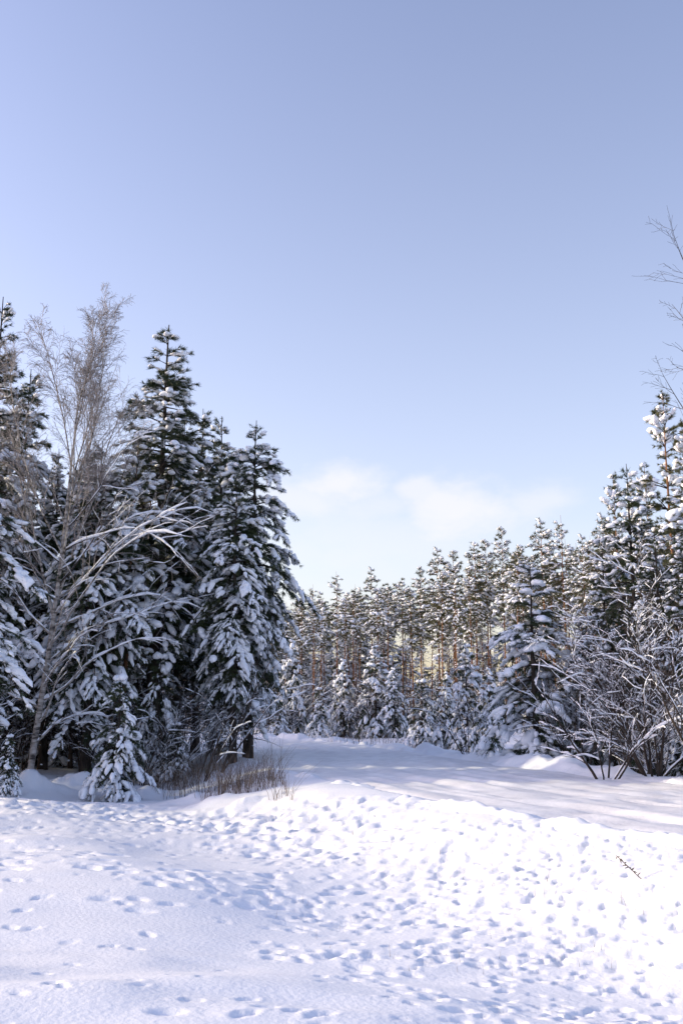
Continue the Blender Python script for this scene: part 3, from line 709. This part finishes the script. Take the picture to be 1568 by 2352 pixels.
# tall bare tree just outside the right of the picture, its branches reach in
spec_t = [(12, .035, (.02, .02), 17, .62, .42, .22), (8, .08, (.05, .03), 9, .62, .45, .2), (6, .13, (.02, .02), 5, .65, .45, .2), (4, .18, (.0, .0), 0, .6, .4, .2)]
g = np.random.RandomState(41); outT = {}
grow(outT, np.array([0, 0, -.2]), np.array([-.06, 0, 1.]), 12.4, .10, 0, spec_t, g)
q = at(1850, 1760, 24)
bare_bush('bare_tree', [outT], g, (q[0], 24, ground_z(q[0], 24)), 'tall leafless tree whose thin branches reach in at the upper right', 'tree', M_DARKBARK, .35, .2, rmin=.006, snow_lv=(1,))

# saplings by the dry grass at the end of the left forest
spec_p = [(8, .05, (.0, -.03), 7, .55, .45, .3), (5, .12, (.0, -.04), 4, .6, .5, .2), (4, .18, (0, 0), 0, .6, .5, .2)]
for sd_, X, d, n, L, fan, lab in [(15, 492, 25.5, 4, 3.6, (-25, 30), 'pair of thin leaning saplings above the dry grass'), (16, 455, 24.5, 2, 2.0, (-40, 60), 'short forked sapling left of the leaning saplings')]:
    stems, g = bush_mesh(sd_, n, L, .75, spec_p, .032, fan=fan)
    q = at(X, 1750, d)
    bare_bush('sapling', stems, g, (q[0], d, ground_z(q[0], d)), lab, 'sapling', M_TWIG, 1.2, .9, rmin=.014)

# undergrowth: leafless shrubs between the trunks
under = []
for sd_ in (61, 62, 63):
    stems, g = bush_mesh(sd_, 6, 2.6, .5, spec_s, .02)
    m = {'H': 2.4}
    lines = [l for o_ in stems for k in o_ for l in o_[k]]
    m['trunk'] = make_mesh('stems', *tube_set([l for o_ in stems for l in o_[0]], 4), M_TWIG)
    m['branches'] = make_mesh('twigs', *tube_set([l for o_ in stems for k in o_ if k for l in o_[k]], 3, .004), M_TWIG)
    m['snow'] = make_mesh('snow', *snow_on([l for o_ in stems for k in (0, 1) for l in o_[k]], g, 1.0, .7, .014, 4), M_TSNOW)
    under.append(m)
def shrub(x, y, h, label, group):
    m = under[random.randrange(3)]
    o = tag(link('bare_shrub', None, None, (x, y, ground_z(x, y)), random.uniform(0, 6.28), h / 2.4), label, 'shrub', group)
    for k, nm in (('trunk', 'stems'), ('branches', 'twigs'), ('snow', 'snow')):
        c = link(nm, m[k], o); c['kind'] = 'stuff'
random.seed(8)
for x, y, h in [(-4.4, 26.4, 1.9), (-3.9, 27.6, 2.4), (-4.6, 28.2, 2.2), (-3.6, 29.3, 2.0), (-5.2, 26.2, 2.2)]:
    shrub(x, y, h, 'leafless snow flecked shrub between the trunks of the left forest', 'shrubs under the left forest')
for k in range(34):
    y = random.uniform(24.5, 34); x = random.uniform(-13, -4.8 - (y - 25) * .1)
    shrub(x, y, random.uniform(1.2, 3.6), 'leafless snow flecked shrub between the trunks of the left forest', 'shrubs under the left forest')
for k in range(16):
    y = random.uniform(20.5, 30); x = 2.9 + (28 - y) * .34 + random.uniform(1.2, 4.5)
    shrub(x, y, random.uniform(1.0, 2.6), 'leafless snow flecked shrub at the feet of the right roadside pines', 'shrubs under the right roadside trees')
for k in range(26):
    y = random.uniform(58, 68); x = random.uniform(-12, 2)
    shrub(x, y, random.uniform(1.5, 4.0), 'thin leafless shrub between the young pines beyond the road', 'shrubs beyond the road')

# ------------------------------------------------------------------ far pine forest
random.seed(33)
FARL = 'tall snowy pine in the forest wall beyond the road'
sky_line = [(640, 1372, 92, 'far pine with its tip touching the edge of the left forest'), (690, 1352, 90, None), (722, 1342, 92, None), (775, 1312, 84, 'pointed far pine highest on the left of the distant skyline'),
            (818, 1342, 90, None), (853, 1303, 84, 'far pine with bowed feathery tip left of the skyline middle'), (890, 1338, 88, None), (922, 1326, 86, None), (962, 1300, 82, None),
            (1004, 1258, 78, 'far pine with pale thin spire below the second cloud'), (1040, 1262, 80, None), (1090, 1245, 76, None), (1112, 1238, 78, None),
            (1149, 1208, 70, 'sharp spired far pine standing highest left of the roadside pine'), (1195, 1250, 72, None), (1240, 1192, 66, None), (1290, 1182, 62, 'round headed sunlit pine above the big roadside pine'),
            (1335, 1228, 60, None), (1380, 1180, 58, None), (1450, 1150, 58, None)]
pts = []
for X, Y, d, lab in sky_line:
    plant(FARS[random.randrange(5)], 'pine_tree', X, Y, d, lab or FARL, 'tree', None if lab else 'far forest pines', wide=random.uniform(.95, 1.2))
    q = at(X, Y, d); pts.append((q[0], d))
def front(x):  # front line of the far wood
    return np.interp(x, [-70, -20, -8, 0, 6, 12, 18, 30], [74, 76, 78, 78, 72, 60, 50, 42])
n = 0
for _ in range(20000):
    x = random.uniform(-46, 34); y = front(x) + random.uniform(0, 30) ** 1.0
    if road_dist([x], [y])[0] > -5.5: continue
    if all((x - a) ** 2 + (y - b) ** 2 > 2.2 ** 2 for a, b in pts):
        pts.append((x, y)); n += 1
        lim = np.interp(x / y * F1568 + 784, [600, 770, 850, 1000, 1150, 1290, 1600], [1395, 1345, 1345, 1300, 1250, 1220, 1190])
        hmax = at(784, lim, y)[2] - ground_z(x, y)
        h = min(random.uniform(12, 19), hmax * random.uniform(.90, 1.0))
        plant(FARS[random.randrange(5)], 'pine_tree', 0, 0, y, FARL, 'tree', 'far forest pines', x=x, h=h, wide=random.uniform(.9, 1.35), tilt=(random.gauss(0, .02), random.gauss(0, .025)))
    if n >= 215: break

for k in range(170):
    x = random.uniform(-40, 30); y = front(x) + random.uniform(16, 38)
    if road_dist([x], [y])[0] > -9: continue
    plant(P_YOUNG2 if k % 2 else P_YOUNG, 'young_pine', 0, 0, y, 'low snowy pine growing under the far forest trunks', 'tree', 'young pines under the far forest', x=x, h=random.uniform(2.5, 4.5) + (y - front(x) - 16) * .27, wide=random.uniform(.9, 1.2))

# the wood goes on behind as one mass
low = conifer(90, 14, 3.0, 2.6, dome, droop=.3, snow=.5, lump=.26, whorl=1.1, nb=5, shoot_gap=.75, tuft_gap=.28, tuft=.55, needles=6, sub=0, leader=1.2, nw=.14, gaps=.1, shoot_max=1.0, needle_mat=M_NEEDLE_FAR)
def coords(me):
    v = np.empty(len(me.vertices) * 3, np.float32); me.vertices.foreach_get('co', v); f = np.empty(len(me.loops), np.int32); me.loops.foreach_get('vertex_index', f)
    return v.reshape(-1, 3), f.reshape(-1, 3)
cvt, svt = coords(low['crown']), coords(low['snow']); cw, sw = [], []
for k in range(40):
    x = -62 + k * 2.7 + random.uniform(-.6, .6); y = 114 + random.uniform(-3, 4) - max(0, x - 8) * .7; a = random.uniform(0, 6.28); sc_ = random.uniform(.72, .9)
    Rm = np.array([[math.cos(a), -math.sin(a), 0], [math.sin(a), math.cos(a), 0], [0, 0, 1]]) * sc_; o_ = np.array([x, y, ground_z(x, y)])
    cw.append((cvt[0] @ Rm.T + o_, cvt[1])); sw.append((svt[0] @ Rm.T + o_, svt[1]))
fw_ = tag(link('forest', make_mesh('forest', *join(cw), M_NEEDLE_FAR, False)), 'dense snowy wood closing the view behind the far pines', 'forest', kind='stuff')
c = link('snow', make_mesh('snow', *join(sw), M_TSNOW), fw_); c['kind'] = 'stuff'

# ------------------------------------------------------------------ dry grass and stalks
def blades(name, P, hmin, hmax, w, label, seed, bend=.35):
    g = np.random.RandomState(seed); n = len(P); h = g.uniform(hmin, hmax, n); a = g.uniform(0, 6.28, n); b = g.normal(0, bend, (n, 2))
    u = np.linspace(0, 1, 4)
    Q = np.zeros((n, 4, 3)); Q[:, :, 0] = P[:, 0:1] + b[:, 0:1] * h[:, None] * u ** 2; Q[:, :, 1] = P[:, 1:2] + b[:, 1:2] * h[:, None] * u ** 2
    Q[:, :, 2] = P[:, 2:3] - .03 + h[:, None] * u
    V, F = tubes(Q, np.full((n, 1), w) * (1 - .8 * u)[None] * g.uniform(.6, 1.2, (n, 1)), 3)
    return tag(link(name, make_mesh(name, V, F, M_GRASS)), label, 'grass', kind='stuff')
def scatter(poly_px, n, g, z=0.0):
    c = np.array(poly_px, float); out = []
    lo, hi = c.min(0), c.max(0)
    while len(out) < n:
        X, Y = g.uniform(lo[0], hi[0]), g.uniform(lo[1], hi[1]); ins = False
        for (x1, y1), (x2, y2) in zip(c, np.roll(c, -1, 0)):
            if (y1 > Y) != (y2 > Y) and X < (x2 - x1) * (Y - y1) / (y2 - y1) + x1: ins = not ins
        if ins:
            out.append((X, Y))
    D = np.array([ray(*q) for q in out]); zz_ = np.full(n, z)
    for _ in range(8):
        k = (zz_ - CAM_H) / D[:, 2]; zz_ = .5 * zz_ + .5 * base_h(D[:, 0] * k, D[:, 1] * k)
    out = D[:, :2] * k[:, None]; return np.column_stack([out, base_h(out[:, 0], out[:, 1])])
g = np.random.RandomState(4)
GP = scatter([(330, 1800), (400, 1762), (520, 1752), (650, 1795), (672, 1842), (500, 1848), (335, 1830)], 2500, g)
GP = GP[vnoise(GP[:, 0], GP[:, 1], .7, 71) + .5 * vnoise(GP[:, 0], GP[:, 1], .3, 72) > -.06]
blades('dry_grass', GP, .15, .75, .0045, 'brown dry grass clump at the end of the left forest', 1, .42)
blades('dry_grass', GP[::14] + [0, .4, 0], .6, 1.15, .004, 'tall thin dry stems rising out of the dry grass clump', 8, .2)
blades('dry_grass', scatter([(820, 1690), (1050, 1712), (1060, 1730), (900, 1718), (700, 1700)], 300, g, .3), .2, .6, .008, 'sparse dry stalks on the bank beyond the road', 2)
blades('grass_stalks', scatter([(560, 2060), (1000, 2080), (1540, 2200), (1500, 2240), (900, 2230), (620, 2130)], 60, g), .04, .13, .0018, 'scattered thin grass stalks poking through the meadow snow', 3, .2)
blades('grass_stalks', scatter([(640, 1860), (1000, 1960), (1500, 2080), (1480, 2110), (900, 1990)], 60, g), .05, .18, .0025, 'thin grass stalks along the foot of the road bank', 5, .2)
# dry weed stalk on the bank
p0 = at_ground(1480, 2022); z0 = ground_z(*p0); p1 = np.array([p0[0] - .22, p0[1] + .1, z0 + .2])
g = np.random.RandomState(6); st = np.linspace([p0[0], p0[1], z0 - .02], p1, 8); lf = []
for k in range(26):
    c = st[0] + (st[-1] - st[0]) * (.2 + .8 * k / 26); dd = g.normal(0, .018, 3); lf.append(np.array([c, c + dd * .6, c + dd]))
w = tag(link('weed_stalk', None, None, (0, 0, 0)), 'single dark seed headed weed stalk leaning on the sunlit bank', 'weed')
link('stem', make_mesh('stem', *tubes(st[None], np.full((1, 8), .004), 4), M_GRASS), w)
c = link('seeds', make_mesh('seeds', *tubes(np.stack(lf), np.tile([.0025, .005, .002], (26, 1)), 4), M_GRASS), w); c['kind'] = 'stuff'
